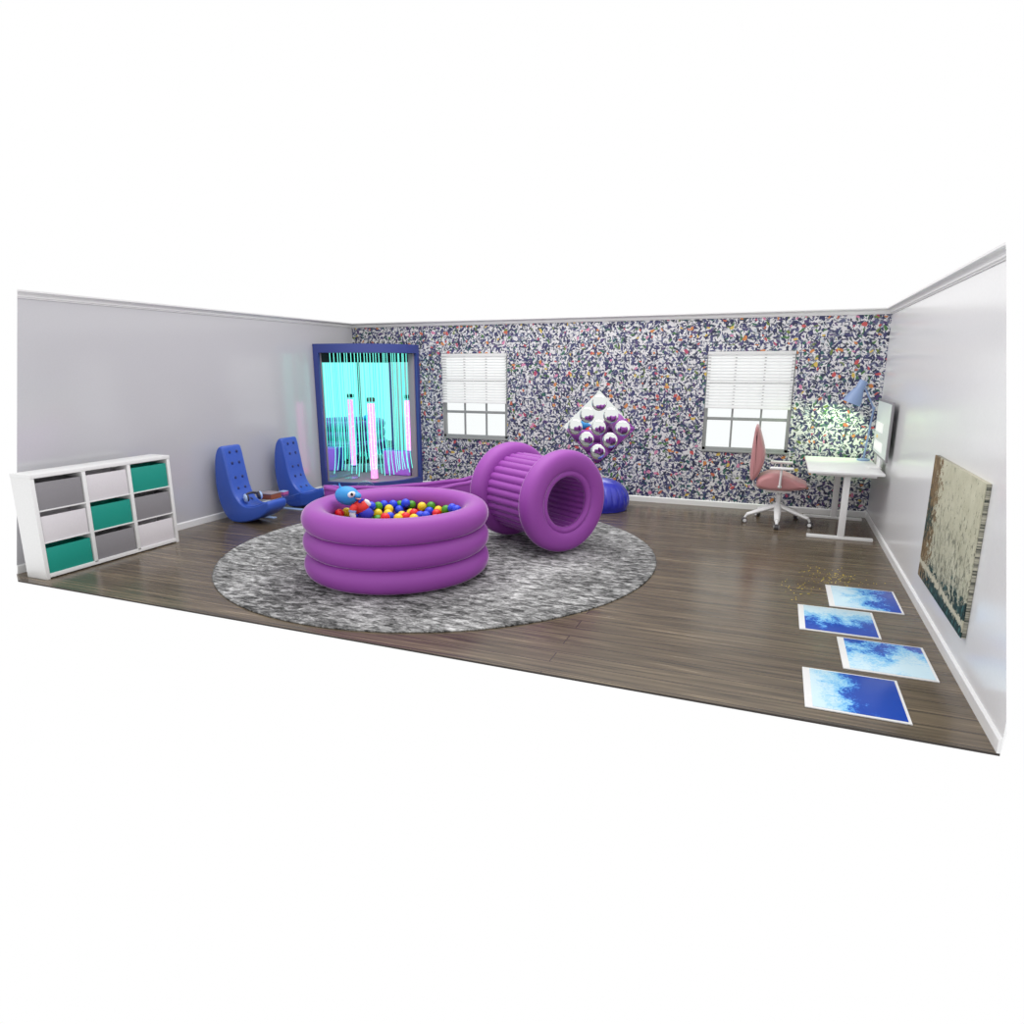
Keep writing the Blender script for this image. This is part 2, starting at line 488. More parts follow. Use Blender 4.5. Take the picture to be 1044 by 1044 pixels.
# ------------------------------------------------------------------ cube shelf and bins
cx0, cx1, cy0, cy1, cz = .185, .452, -5.655, -4.180, .976
sh = thing('cube_shelf', 'white three by three storage shelf against the left wall', 'shelf', ((cx0 + cx1) / 2, (cy0 + cy1) / 2, 0))
T = .036
for k, y in enumerate([cy0, cy0 + (cy1 - cy0 - T) / 3, cy0 + 2 * (cy1 - cy0 - T) / 3, cy1 - T]):
    bm = nb(); box(bm, (cx0, y, .0 if k in (0, 3) else T), (cx1, y + T, cz - T), .002)
    obj('side_panel' if k in (0, 3) else 'divider', bm, M['white'], sh)
bm = nb(); box(bm, (cx0 - .002, cy0 - .002, cz - T), (cx1 + .004, cy1 + .002, cz), .003); obj('top_panel', bm, M['white'], sh)
bm = nb(); box(bm, (cx0, cy0 + T, .012), (cx1, cy1 - T, .012 + T), .002); obj('bottom_panel', bm, M['white'], sh)
bm = nb(); box(bm, (cx0, cy0 + T, .05), (cx0 + .006, cy1 - T, cz - T)); obj('back_panel', bm, M['white'], sh)
pitch = (cy1 - cy0 - T) / 3
zr = [.048, .048 + .297, .048 + .594, cz - T]
for k in range(3):
    for j in (1, 2):
        y = cy0 + T + k * pitch
        bm = nb(); box(bm, (cx0 + .006, y, zr[j] - .012), (cx1 - .004, y + pitch - T, zr[j]), .001)
        obj('shelf_board', bm, M['white'], sh)
cols = [['teal', 'bin_white', 'grey'], ['grey', 'teal', 'bin_white'], ['bin_white', 'grey', 'teal']]   # bottom to top, per column
cname = {'teal': 'teal', 'bin_white': 'white', 'grey': 'grey'}
rown = ['bottom', 'middle', 'top']; coln = ['left', 'centre', 'right']
for k in range(3):
    for j in range(3):
        m = cols[k][j]
        y0 = cy0 + T + k * pitch + .012; y1 = y0 + pitch - T - .024
        zb = zr[j] + .001; zt = zr[j + 1] - .045 - (.012 if j < 2 else 0)
        xf, xb = cx1 - .012, cx0 + .03
        w = .006
        bn = thing('storage_bin', '%s storage bin in the %s compartment of the %s column of the white shelf' % (cname[m], rown[j], coln[k]), 'bin', ((xf + xb) / 2, (y0 + y1) / 2, zb), 'bins in the white shelf')
        bm = nb()
        box(bm, (xb, y0, zb), (xf - w, y0 + w, zt)); box(bm, (xb, y1 - w, zb), (xf - w, y1, zt))
        box(bm, (xb, y0 + w, zb), (xb + w, y1 - w, zt)); box(bm, (xb + w, y0 + w, zb), (xf - w, y1 - w, zb + w))
        obj('tray', bm, M[m], bn)
        bm = nb(); box(bm, (xf - w, y0 - .003, zb), (xf, y1 + .003, zt), .002); obj('front_panel', bm, M[m], bn)

# ------------------------------------------------------------------ rocker chairs
prof = [(.165, .925), (.20, .953), (.245, .948), (.262, .90), (.285, .782), (.318, .60), (.345, .46), (.39, .345), (.46, .262), (.55, .222),
        (.68, .238), (.80, .284), (.872, .308), (.908, .292), (.914, .245), (.893, .195), (.83, .145), (.72, .082), (.60, .038), (.46, .008), (.36, .002),
        (.27, .016), (.19, .085), (.125, .22), (.092, .38), (.083, .53), (.10, .75), (.132, .87)]
pf = catmull(prof, 4)
def rocker(y0, dx, label):
    w = .325
    r = thing('rocker_chair', label, 'chair', (.37 + dx, y0 + w / 2, 0), 'blue buttoned floor rockers')
    bm = nb(); round_prism(bm, pf, lambda a, b, t: Vector((a + dx, y0 + t, b)), w, .044, 6, .024)
    obj('padded_shell', bm, M['blue'], r, angle=60)
    # piping along both rims of the cushioned face
    face = [(.215, .945), (.262, .90), (.285, .782), (.318, .60), (.345, .46), (.39, .345), (.46, .262), (.55, .222), (.68, .238), (.80, .282), (.868, .305)]
    fc = catmull(face, 4, closed=False)
    for yy in (y0 + .022, y0 + w - .022):
        bm = nb(); tube(bm, [(a + dx - .010, yy, b - .006) for a, b in fc[3:-2]], .010, 8); obj('piping', bm, M['blue'], r)
    bm = nb(); tube(bm, [(.80 + dx, y0 + .03, .282), (.80 + dx, y0 + w - .03, .282)], .005, 6); obj('seam', bm, M['blue_dark'], r)
    for q in (.20, .33, .47, .62, .80):
        i = q * .72 * (len(fc) - 1); a, b = fc[int(i)]; a2, b2 = fc[int(i) + 1]
        d = Vector((a2 - a, 0, b2 - b)).normalized(); nrm = Vector((-d.z, 0, d.x))
        if nrm.x < 0 and nrm.z < .5: nrm = -nrm
        for yy in (y0 + w * .32, y0 + w * .68):
            bm = nb()
            rot = nrm.to_track_quat('Z', 'Y').to_matrix()
            ell(bm, Vector((a + dx, yy, b)) + nrm * .001, (.020, .020, .008), 14, 8, rot)
            obj('button', bm, M['blue_dark'], r)
    return r
rocker(-3.235, 0.0, 'blue buttoned rocker chair with headphones on its seat')
rocker(-2.205, .035, 'blue buttoned rocker chair with empty seat beside the light curtain unit')

# headphones
hp = thing('headphones', 'dark headphones with pale blue cups lying on a blue rocker chair', 'headphones', (.47, -3.08, .27))
cc = Vector((.535, -3.09, .328))
ux = Vector((.50, .84, .10)).normalized(); uy = Vector((-.80, .45, .34)).normalized()
bm = nb()
tube(bm, [cc + (ux * math.cos(t) + uy * math.sin(t) * 1.05) * .085 for t in [PI * (-.05 + 1.1 * k / 20) for k in range(21)]], .016, 10)
obj('headband', bm, M['band'], hp)
for s in (1, -1):
    p = cc + ux * s * .080 - uy * .008
    bm = nb(); lathe(bm, p, ux * s, [(.001, -.026), (.042, -.024), (.052, -.010), (.052, .0), (.001, .002)], 24); obj('ear_pad', bm, M['band'], hp)
    bm = nb(); lathe(bm, p, ux * s, [(.001, .001), (.052, .002), (.054, .012), (.042, .028), (.001, .034)], 24); obj('ear_cup', bm, M['cup'], hp)

# acrylic side table with boxes
tb = thing('side_table', 'clear acrylic side table between the two blue rocker chairs', 'table', (.40, -2.58, 0))
bm = nb(); box(bm, (.12, -2.86, .222), (.66, -2.30, .234), .003); obj('table_top', bm, M['acrylic'], tb)
for y in (-2.86, -2.312):
    bm = nb(); box(bm, (.16, y, .012), (.62, y + .012, .222), .002); obj('side_leg', bm, M['acrylic'], tb)
for y in (-2.88, -2.34):
    bm = nb(); box(bm, (.14, y, .0), (.64, y + .07, .012), .003); obj('foot', bm, M['cup'], tb, label='pale blue base plate')
bx = thing('wooden_box', 'small brown box with pale lid on the clear side table', 'box', (.48, -2.73, .234))
bm = nb(); box(bm, (.38, -2.83, .2345), (.59, -2.64, .302), .004); obj('box_body', bm, M['box_brown'], bx)
bm = nb(); box(bm, (.375, -2.835, .3025), (.595, -2.635, .312), .003); obj('lid', bm, M['lining'], bx)
bx = thing('toy_block_box', 'small magenta box on the clear side table beside the brown box', 'box', (.46, -2.45, .234))
bm = nb(); box(bm, (.42, -2.50, .2345), (.51, -2.40, .272), .006); obj('box_body', bm, M['pinkbox'], bx)
bm = nb(); box(bm, (.42, -2.50, .2725), (.51, -2.40, .281), .003); obj('lid', bm, M['cup'], bx)

# ------------------------------------------------------------------ corner light unit
A_, B_, EX = 1.236, 1.042, 2.35
def arc(u, k=1.0):
    t = PI / 2 * u
    c, s = max(math.cos(t), 0), max(math.sin(t), 0)
    return (A_ * k * s ** (2 / EX), -B_ * k * c ** (2 / EX))
def arc_pts(k, u0=0.0, u1=1.0, n=40): return [arc(u0 + (u1 - u0) * i / n, k) for i in range(n + 1)]
g0 = .004
def shell(z0, z1, k0, k1, u0=0, u1=1, n=40):
    o = arc_pts(k0, u0, u1, n); i = arc_pts(k1, u0, u1, n)
    pts = [(max(x, g0), min(y, -g0)) for x, y in o + i[::-1]]
    bm = nb(); loft(bm, [[Vector((x, y, z)) for x, y in pts] for z in (z0, z1)])
    return bm
cu = thing('corner_light_unit', 'navy framed curved corner unit with cyan mirrors and a light curtain', 'corner unit', (.5, -.45, 0))
obj('fascia', shell(2.120, 2.250, 1.0, .955), M['navy'], cu)
obj('plinth', shell(0, .158, 1.0, .955), M['navy'], cu)
obj('side_post', shell(.158, 2.120, 1.0, .955, 0, .030, 6), M['navy'], cu)
obj('side_post', shell(.158, 2.120, 1.0, .955, .972, 1, 6), M['navy'], cu)
def slab(z0, z1, k):
    pts = [(g0, -g0)] + [(max(x, g0), min(y, -g0)) for x, y in arc_pts(k)]
    bm = nb(); loft(bm, [[Vector((x, y, z)) for x, y in pts] for z in (z0, z1)])
    return bm
obj('sill_board', slab(.146, .160, .954), M['lining'], cu)
obj('canopy_board', slab(2.118, 2.235, .953), M['black'], cu)
bm = nb(); box(bm, (.006, -.985, .161), (.092, -.03, 2.117), .002); obj('side_lining', bm, M['lining'], cu)
bm = nb(); box(bm, (1.085, -.10, .161), (1.185, -.006, 2.117), .002); obj('side_lining', bm, M['lining'], cu)
bm = nb(); box(bm, (.093, -.962, .166), (.100, -.028, 1.985)); obj('mirror_panel', bm, M['cyan_mirror'], cu)
bm = nb(); box(bm, (.100, -.027, .166), (1.084, -.020, 1.985)); obj('mirror_panel', bm, M['cyan_mirror'], cu)
bm = nb(); box(bm, (.093, -.962, 1.986), (.102, -.028, 2.116)); box(bm, (.102, -.029, 1.986), (1.084, -.018, 2.116)); obj('top_band', bm, M['black'], cu)
bm = nb(); box(bm, (.101, -.040, .161), (.114, -.0275, 1.985)); obj('corner_bead', bm, M['black'], cu)

bt = thing('bubble_tube', 'pink lit bubble tube standing in the corner light unit', 'bubble tube', (.68, -.58, .160))
bm = nb(); lathe(bm, (.68, -.58, .161), (0, 0, 1), [(.064, 0), (.066, .004), (.066, .012), (.06, .016)], 32); obj('base', bm, M['lining'], bt)
bm = nb(); lathe(bm, (.68, -.58, .18), (0, 0, 1), [(.052, 0), (.052, 1.17)], 32); obj('water_column', bm, M['bubbles'], bt)
bm = nb(); lathe(bm, (.68, -.58, .179), (0, 0, 1), [(.058, 0), (.058, 1.20), (.055, 1.20), (.055, 0)], 32, closed=True); obj('clear_tube', bm, M['acrylic'], bt)
bm = nb(); lathe(bm, (.68, -.58, 1.385), (0, 0, 1), [(.064, 0), (.066, .008), (.066, .05), (.05, .062)], 32); obj('cap', bm, M['caster'], bt)

dish = obj('clear_dish', lathe(nb(), (.30, -.66, .161), (0, 0, 1), [(.105, 0), (.118, .012), (.12, .06), (.114, .06), (.11, .014), (.01, .01)], 32), M['acrylic'], origin=(.30, -.66, .161))
tag(dish, 'round clear dish on the floor of the light unit', 'dish')

cur = thing('fibre_optic_curtain', 'curtain of cyan glowing strands hanging in the corner unit', 'light curtain', (.62, -.55, 2.117))
rs = random.Random(3)
NS = 27
for k in range(NS):
    u = .085 + .84 * (k + .5) / NS + rs.uniform(-.004, .004)
    kk = .905 + rs.uniform(-.02, .02)
    x, y = arc(u, kk)
    zb = .235 + rs.uniform(0, .12)
    side = (u - .5) * 2
    tx, ty = math.cos(PI / 4) * 1.0, math.sin(PI / 4) * 1.0
    sw = side * .06 + rs.uniform(-.02, .02); amp = rs.uniform(-.012, .012)
    pts = []
    for i in range(15):
        z = 2.117 + (zb - 2.117) * i / 14
        q = i / 14
        off = amp * math.sin(q * 5 + k) * q + sw * max(0, q - .75) ** 2 * 16 * .9
        bow = -.02 * math.sin(PI * q)
        pts.append((max(.13, x + tx * off), min(-.05, y + ty * off), z))
    bm = nb(); tube(bm, pts, .0055, 6)
    obj('strand', bm, M['led'], cur)

ball = obj('clear_ball', ell(nb(), (1.10, -1.46, .152), (.15, .15, .15), 28, 18), M['acrylic'], origin=(1.10, -1.46, 0))
tag(ball, 'clear plastic ball on the floor in front of the light unit', 'ball')

cs = thing('bench_cushion', 'lilac padded cushion standing on the right side of the light unit', 'cushion', (.82, -.09, .161))
bm = nb(); box(bm, (.56, -.135, .162), (1.06, -.045, .56), .03, 4); obj('padding', bm, M['lilac'], cs)
# ------------------------------------------------------------------ rug
bm = nb()
RC, RR = (3.372, -3.42), 2.245
NR, NT = 100, 300
rr_ = [RR * (i / NR) for i in range(1, NR)]
rings = []
for r in rr_:
    ring = []
    for k in range(NT):
        t = 2 * PI * k / NT
        x, y = RC[0] + r * math.cos(t), RC[1] + r * math.sin(t)
        h = noise.noise(Vector((x * 9, y * 15, 0))) * .004 + noise.noise(Vector((x * 24, y * 40, 3))) * .003
        ring.append(Vector((x, y, .014 + h * .8)))
    rings.append(ring)
rings.append([Vector((RC[0] + RR * math.cos(2 * PI * k / NT), RC[1] + RR * math.sin(2 * PI * k / NT), .012)) for k in range(NT)])
rings.append([Vector((RC[0] + RR * math.cos(2 * PI * k / NT), RC[1] + RR * math.sin(2 * PI * k / NT), .0006)) for k in range(NT)])
loft(bm, rings)
rug = obj('round_rug', bm, M['rug'], origin=(RC[0], RC[1], 0), angle=180)
tag(rug, 'round grey shaggy rug on the wooden floor', 'rug')

# ------------------------------------------------------------------ ball pool
pc = (3.313, -4.19)
pool = thing('inflatable_pool', 'round purple inflatable three ring ball pool on the grey rug', 'ball pool', (pc[0], pc[1], .02))
zc = [.026 + .108, .026 + .323, .026 + .538]
for k in range(3):
    prof_ = []
    for i in range(28):
        t = 2 * PI * i / 28
        prof_.append((.869 - .119 + .119 * math.copysign(abs(math.cos(t)) ** .85, math.cos(t)), .1145 * math.sin(t)))
    bm = nb(); lathe(bm, (pc[0], pc[1], zc[k]), (0, 0, 1), prof_, 96, closed=True)
    obj('ring', bm, M['purple'], pool, angle=180)
bm = nb(); lathe(bm, (pc[0], pc[1], .04), (0, 0, 1), [(.001, 0), (.62, 0), (.62, .02), (.001, .025)], 64); obj('pool_floor', bm, M['purple'], pool)

BALLS = [('r',2.739,-4.298,0.534),('y',2.739,-4.181,0.523),('b',2.744,-4.109,0.463),('y',2.829,-3.924,0.509),('b',2.890,-3.981,0.557),('g',2.909,-3.887,0.539),('b',2.849,-3.835,0.490),('b',2.904,-3.773,0.533),('y',2.948,-3.956,0.483),('g',3.056,-4.124,0.466),('r',3.145,-4.132,0.494),('y',3.009,-3.847,0.510),('y',3.048,-3.929,0.480),('b',3.113,-3.996,0.471),('b',3.005,-3.760,0.541),('g',3.037,-3.674,0.522),('b',3.083,-3.774,0.493),('b',3.126,-3.714,0.554),('g',3.144,-3.629,0.521),('y',3.207,-3.754,0.465),('y',3.232,-4.037,0.474),('r',3.261,-3.948,0.472),('r',3.279,-3.815,0.482),('y',3.371,-3.975,0.470),('b',3.371,-3.851,0.473),('r',3.246,-3.608,0.475),('y',3.295,-3.677,0.525),('g',3.361,-3.606,0.521),('b',3.384,-3.687,0.483),('b',3.455,-3.889,0.488),('y',3.454,-3.622,0.488),('r',3.479,-3.710,0.473),('g',3.618,-3.768,0.536),('y',3.608,-3.684,0.494),('b',3.703,-3.800,0.565),('b',3.779,-3.853,0.564)]
BN = {'r': 'red', 'y': 'yellow', 'b': 'blue', 'g': 'green'}
ordn = ['first', 'second', 'third', 'fourth', 'fifth', 'sixth', 'seventh', 'eighth', 'ninth', 'tenth', 'eleventh', 'twelfth', 'thirteenth', 'fourteenth']
proto = {}
rank = {}
for cl in 'rybg':
    idx = [i for i, b in enumerate(BALLS) if b[0] == cl]
    # as seen: left to right across the pool
    idx.sort(key=lambda i: (BALLS[i][1] - 6.576) / (BALLS[i][2] + 9.43))
    for q, i in enumerate(idx): rank[i] = (q, len(idx))
for i, (cl, x, y, z) in enumerate(BALLS):
    if cl not in proto:
        o = obj('play_ball', ell(nb(), (0, 0, 0), (.046, .046, .046), 24, 16), M[cl])
        proto[cl] = o
    else:
        o = proto[cl].copy(); C.objects.link(o)
    o.location = (x, y, z)
    q, n = rank[i]
    pos = 'leftmost' if q == 0 else ('rightmost' if q == n - 1 else ordn[q] + ' from the left')
    tag(o, '%s play ball in the purple pool, %s of its colour' % (BN[cl], pos), 'ball', '%s balls in the purple pool' % BN[cl])
bm = nb()
rb = random.Random(5)
def near_vis(x, y, z): return any((x - b[1]) ** 2 + (y - b[2]) ** 2 + (z - b[3]) ** 2 < .092 ** 2 for b in BALLS)
for lay, zz in enumerate((.372, .45)):
    for i in range(-8, 9):
        for j in range(-8, 9):
            x = pc[0] + (i + .5 * (j % 2)) * .094 + .03 * lay; y = pc[1] + j * .082 + .02 * lay
            if math.hypot(x - pc[0], y - pc[1]) > .57: continue
            z = zz + rb.uniform(-.006, .006)
            if near_vis(x, y, z): continue
            if lay == 1 and math.hypot(x - 2.93, y + 4.2) < .16: continue
            n0 = len(bm.faces)
            ell(bm, (x, y, z), (.046, .046, .046), 14, 9)
            mi = rb.randrange(4)
            bm.faces.ensure_lookup_table()
            for f_ in bm.faces[n0:]: f_.material_index = mi
low = obj('ball_layer', bm, [M['r'], M['y'], M['b'], M['g']], origin=(pc[0], pc[1], .37))
tag(low, 'deeper layer of mixed coloured balls filling the purple pool', 'balls', kind='stuff')

# ------------------------------------------------------------------ shark toy in the pool
O = Vector((2.905, -4.20, .60)); rt = Vector((.929, .370, 0)); fw = Vector((-.370, .929, 0)); up = Vector((0, 0, 1)); KP = .0099
def tp(px, py, d=0.0): return O + rt * ((px - 366.8) * KP) + up * ((516 - py) * KP) - fw * d
toy = thing('shark_toy', 'blue shark toy in a red shirt lying among the pool balls', 'soft toy', tp(368, 527))
def rotm(ang):   # columns: axis in the picture plane turned by ang, the view axis, the third
    a = rt * math.cos(ang) + up * math.sin(ang); b = -rt * math.sin(ang) + up * math.cos(ang)
    return Matrix((a, -fw, b)).transposed()
bm = nb()
ell(bm, tp(355.5, 505.5), (.118, .095, .092), 28, 18, rotm(-.18))
obj('head', bm, M['toy_blue'], toy, angle=180)
bm = nb(); ell(bm, tp(365.2, 504.8, .02), (.045, .055, .030), 16, 10, rotm(-.35)); obj('snout', bm, M['toy_blue'], toy)
bm = nb(); ell(bm, tp(366.2, 507.2, .03), (.034, .040, .012), 14, 8, rotm(-.35)); obj('mouth', bm, M['toy_pink'], toy, label='pink mouth')
def fin(pts, d0, th):
    bm = nb(); q = catmull([(p[0], p[1]) for p in pts], 4)
    loft(bm, [[tp(x, y, d0 - th / 2) for x, y in poly_offset(q, .25)], [tp(x, y, d0) for x, y in q], [tp(x, y, d0 + th / 2) for x, y in poly_offset(q, .25)]])
    return bm
obj('dorsal_fin', fin([(348.3, 492.6), (349.6, 496), (353.5, 498.6), (353, 502), (349, 501), (348, 497)], 0, .03), M['toy_blue'], toy)
obj('side_fin', fin([(345.6, 499.8), (348, 501.5), (350.5, 505), (350.5, 510), (347.5, 508), (346.4, 503.5)], .02, .03), M['toy_blue'], toy)
bm = nb(); ell(bm, tp(361.2, 503.0, .076), (.044, .022, .028), 18, 10, rotm(.45)); obj('eye', bm, M['toy_white'], toy, label='white eye')
bm = nb(); ell(bm, tp(362.2, 502.4, .094), (.013, .010, .016), 14, 8, rotm(0)); obj('pupil', bm, M['pupil'], toy, label='black pupil')
bm = nb(); tube(bm, [tp(363.5, 511), tp(365, 513.5), tp(368, 517.5), tp(371.5, 521.5)], [.045, .066, .072, .060], 18); obj('shirt', bm, M['toy_red'], toy, angle=180)
bm = nb(); tube(bm, [tp(363.5, 515, .06), tp(362.4, 517, .085), tp(362.0, 518.5, .09)], [.034, .036, .032], 12); obj('sleeve', bm, M['toy_red'], toy)
bm = nb(); tube(bm, [tp(362.1, 518, .09), tp(361.9, 519.8, .093)], [.036, .036], 12); obj('cuff', bm, M['cuff'], toy, label='pale blue cuff')
bm = nb(); tube(bm, [tp(361.9, 519.5, .093), tp(361.8, 522.5, .095), tp(362.6, 525, .098), tp(363.4, 527, .10)], [.029, .030, .027, .014], 12); obj('arm', bm, M['toy_white'], toy, angle=180)
bm = nb(); tube(bm, [tp(371.2, 511.5, -.02), tp(373.8, 512.6, -.02), tp(375.6, 515, -.02), tp(376.3, 516.3, -.02)], [.026, .027, .024, .012], 12); obj('arm', bm, M['toy_white'], toy, angle=180)
bm = nb()
for s in (-1, 1): ell(bm, tp(369.6 + s * 1.1, 509.6 - s * .8, .05), (.018, .012, .015), 12, 8, rotm(.6))
obj('bow_tie', bm, M['toy_pants'], toy, label='blue bow tie')
bm = nb(); tube(bm, [tp(369, 520), tp(371.5, 523), tp(375.5, 525), tp(378.5, 526.5)], [.062, .072, .062, .045], 16); obj('trousers', bm, M['toy_pants'], toy, angle=180)

# ------------------------------------------------------------------ inflatable roller
NC = Vector((4.596, -3.039, .020 + .534 + .004)); AX = Vector((math.cos(-.556), math.sin(-.556), 0))
ro = thing('inflatable_roller', 'purple inflatable ribbed roller with two big end rings on the grey rug', 'inflatable roller', (NC.x - AX.x * .44, NC.y - AX.y * .44, .022))
def ring_prof(rout, rin, hw, flat=2.5, n=28):
    rm, rr = (rout + rin) / 2, (rout - rin) / 2
    out = []
    for i in range(n):
        t = 2 * PI * i / n
        c, s = math.cos(t), math.sin(t)
        out.append((rm + rr * math.copysign(abs(c) ** (2 / flat), c), hw * math.copysign(abs(s) ** (2 / flat), s)))
    return out
for cpos in (NC, NC - AX * .89):
    bm = nb(); lathe(bm, cpos, AX, ring_prof(.534, .300, .12), 96, closed=True)
    obj('end_ring', bm, M['purple'], ro, angle=180)
for s, cpos in ((1, NC + AX * .055), (-1, NC - AX * (.89 + .055))):
    bm = nb(); lathe(bm, cpos, AX, ring_prof(.335, .262, .038, 2.0, 16), 96, closed=True)
    obj('inner_lip', bm, M['purple'], ro, angle=180)
nrib = 30
def ribs(t, r, h): return r + .024 * (abs(math.sin(t * nrib / 2)) ** .7)
bm = nb(); lathe(bm, NC, AX, [(.405, -.89), (.405, 0)], nrib * 8, mod=ribs, closed=False)
for f_ in [f_ for f_ in bm.faces if len(f_.verts) > 4]: bm.faces.remove(f_)
obj('ribbed_barrel', bm, M['purple'], ro, angle=80)
def ribs2(t, r, h): return r - .020 * (abs(math.sin(t * nrib / 2)) ** .7)
bm = nb(); lathe(bm, NC, AX, [(.295, -.93), (.295, .04)], nrib * 8, mod=ribs2)
for f_ in [f_ for f_ in bm.faces if len(f_.verts) > 4]: bm.faces.remove(f_)
obj('inner_sleeve', bm, M['purple'], ro, angle=80)

# ------------------------------------------------------------------ pea pod boat
PA, PB = Vector((1.24, -2.58, 0)), Vector((2.86, -1.16, 0))
pd = thing('inflatable_pod', 'long purple inflatable pod boat behind the ball pool', 'inflatable pod', ((PA.x + PB.x) / 2, (PA.y + PB.y) / 2, .0))
ax = (PB - PA); LEN = ax.length; ax.normalize(); lat = Vector((ax.y, -ax.x, 0))
def lerp(tab, s):
    for i in range(len(tab) - 1):
        if tab[i][0] <= s <= tab[i + 1][0]:
            q = (s - tab[i][0]) / (tab[i + 1][0] - tab[i][0]); q = q * q * (3 - 2 * q)
            return tab[i][1] + (tab[i + 1][1] - tab[i][1]) * q
    return tab[-1][1]
rim = [(0, .395), (.14, .345), (.35, .305), (.6, .315), (.85, .36), (1, .43)]
keel = [(0, .20), (.15, .07), (.3, .026), (.75, .026), (.9, .06), (1, .26)]
half = [(0, .045), (.08, .13), (.3, .27), (.6, .28), (.9, .15), (1, .05)]
rings = []; rl = []; rr2 = []
for i in range(41):
    s = i / 40; c = PA + ax * (LEN * s); zr_, zk, hw = lerp(rim, s), lerp(keel, s), lerp(half, s)
    th = min(.05, hw * .6)
    zi = zk + (zr_ - zk) * .35
    pr = [(-hw, zr_), (-hw * 1.02, zk + (zr_ - zk) * .55), (-hw * .8, zk + (zr_ - zk) * .15), (-hw * .4, zk), (hw * .4, zk), (hw * .8, zk + (zr_ - zk) * .15), (hw * 1.02, zk + (zr_ - zk) * .55), (hw, zr_),
          (hw - th, zr_), (hw - th, zi + (zr_ - zi) * .4), (hw * .4, zi), (-hw * .4, zi), (-hw + th, zi + (zr_ - zi) * .4), (-hw + th, zr_)]
    rings.append([c + lat * a + Vector((0, 0, b)) for a, b in pr])
    rl.append(c + lat * (-hw + th / 2) + Vector((0, 0, zr_))); rr2.append(c + lat * (hw - th / 2) + Vector((0, 0, zr_)))
bm = nb(); loft(bm, rings); obj('hull', bm, M['purple'], pd, angle=70)
for pts in (rl, rr2):
    bm = nb(); tube(bm, pts, .032, 12); obj('rim_tube', bm, M['purple'], pd, angle=180)

# ------------------------------------------------------------------ blue dome pouf
def pleat(t, r, h):
    q = max(0, min(1, (h - .05) / .3))
    return r * (1 - .05 * (1 - abs(math.cos(t * 11)) ** .5) * math.sin(PI * min(1, q)) )
bm = nb()
pr = [(.001, .0), (.34, 0), (.375, .02), (.40, .08), (.405, .13), (.395, .19), (.37, .25), (.325, .31), (.26, .362), (.18, .398), (.09, .418), (.001, .423)]
pr = catmull(pr, 3, closed=False)
lathe(bm, (4.40, -.68, .001), (0, 0, 1), [(max(.0005, a), max(b, 0)) for a, b in pr], 176, mod=pleat)
pf_ = obj('pouf', bm, M['pouf'], origin=(4.40, -.68, 0), angle=180)
tag(pf_, 'shiny blue pleated dome pouf on the floor below the bubble mirror', 'pouf')

# ------------------------------------------------------------------ bubble mirror
mc = Vector((4.185, 0, 1.048)); hd = .535
bmz = thing('bubble_mirror', 'diamond shaped mirror with nine convex bubbles on the patterned wall', 'mirror', (mc.x, -.003, mc.z))
bm = nb()
dp = [(0, hd), (hd, 0), (0, -hd), (-hd, 0)]
plate(bm, dp, lambda a, b, t: Vector((mc.x + a, -.003 - t, mc.z + b)), 0, .018)
obj('mirror_sheet', bm, M['mirror'], bmz, smooth=False)
for i in (-1, 0, 1):
    for j in (-1, 0, 1):
        a = (i - j) * .1245 * math.sqrt(2) / math.sqrt(2) * 1.0; b = (i + j) * .1245
        bm = nb()
        c = Vector((mc.x + a * 1.42, -.0212, mc.z + b * 1.42))
        lathe(bm, c, (0, -1, 0), [(.112 * math.cos(t), max(0, .017 * math.sin(t))) for t in [PI / 2 * k / 10 * .995 for k in range(11)]], 36)
        obj('bubble', bm, M['mirror'], bmz, angle=180)

# ------------------------------------------------------------------ desk, panel, lamp
dk = thing('desk', 'white standing desk with two tee legs in the right corner', 'desk', (7.35, -.85, 0))
bm = nb(); box(bm, (6.965, -1.47, .755), (7.720, -.10, .783), .006, 3); obj('table_top', bm, M['white'], dk)
for y in (-1.33, -.22):
    bm = nb(); box(bm, (7.335, y - .03, .03), (7.405, y + .03, .718), .006); obj('leg', bm, M['white_metal'], dk)
    bm = nb(); box(bm, (7.016, y - .035, 0), (7.698 - .0, y + .035, .032), .008); obj('foot', bm, M['white_metal'], dk)
    bm = nb(); box(bm, (7.05, y - .025, .718), (7.66, y + .025, .754), .003); obj('bracket', bm, M['white_metal'], dk)
bm = nb(); box(bm, (7.345, -1.30, .675), (7.395, -.25, .716), .003); obj('crossbar', bm, M['white_metal'], dk)

g = G('screen_picture'); co = g.coord('Generated'); s3 = g.n('ShaderNodeSeparateXYZ'); g.put(s3.inputs[0], co)
u_, v_ = s3.outputs[1], s3.outputs[2]
def band(x, a, b): return g.math('MULTIPLY', g.math('GREATER_THAN', x, a), g.math('LESS_THAN', x, b))
w1 = g.math('MULTIPLY', band(u_, .42, .96), band(v_, .42, .60)); w2 = g.math('MULTIPLY', band(u_, .32, .94), band(v_, .06, .24))
dot = g.math('MULTIPLY', band(u_, .74, .84), band(v_, .29, .35))
c_ = g.mix(g.math('ADD', w1, w2, clamp=True), (.50, .54, .52, 1), (.86, .84, .84, 1))
c_ = g.mix(dot, c_, srgb(225, 190, 60))
M['screen'] = g.bsdf(c_, .3, **{'Emission Color': c_, 'Emission Strength': .35})
mo = thing('display_panel', 'thin white display panel standing on the desk against the right wall', 'display', (7.715, -.9, .784))
bm = nb(); box(bm, (7.706, -1.425, .90), (7.730, -.36, 1.54), .004); obj('casing', bm, M['grey'], mo)
bm = nb(); box(bm, (7.7025, -1.40, .925), (7.7058, -.385, 1.515)); obj('screen', bm, M['screen'], mo)
bm = nb(); box(bm, (7.7068, -1.02, .7955), (7.724, -.78, .91), .003); obj('stand_neck', bm, M['white'], mo)
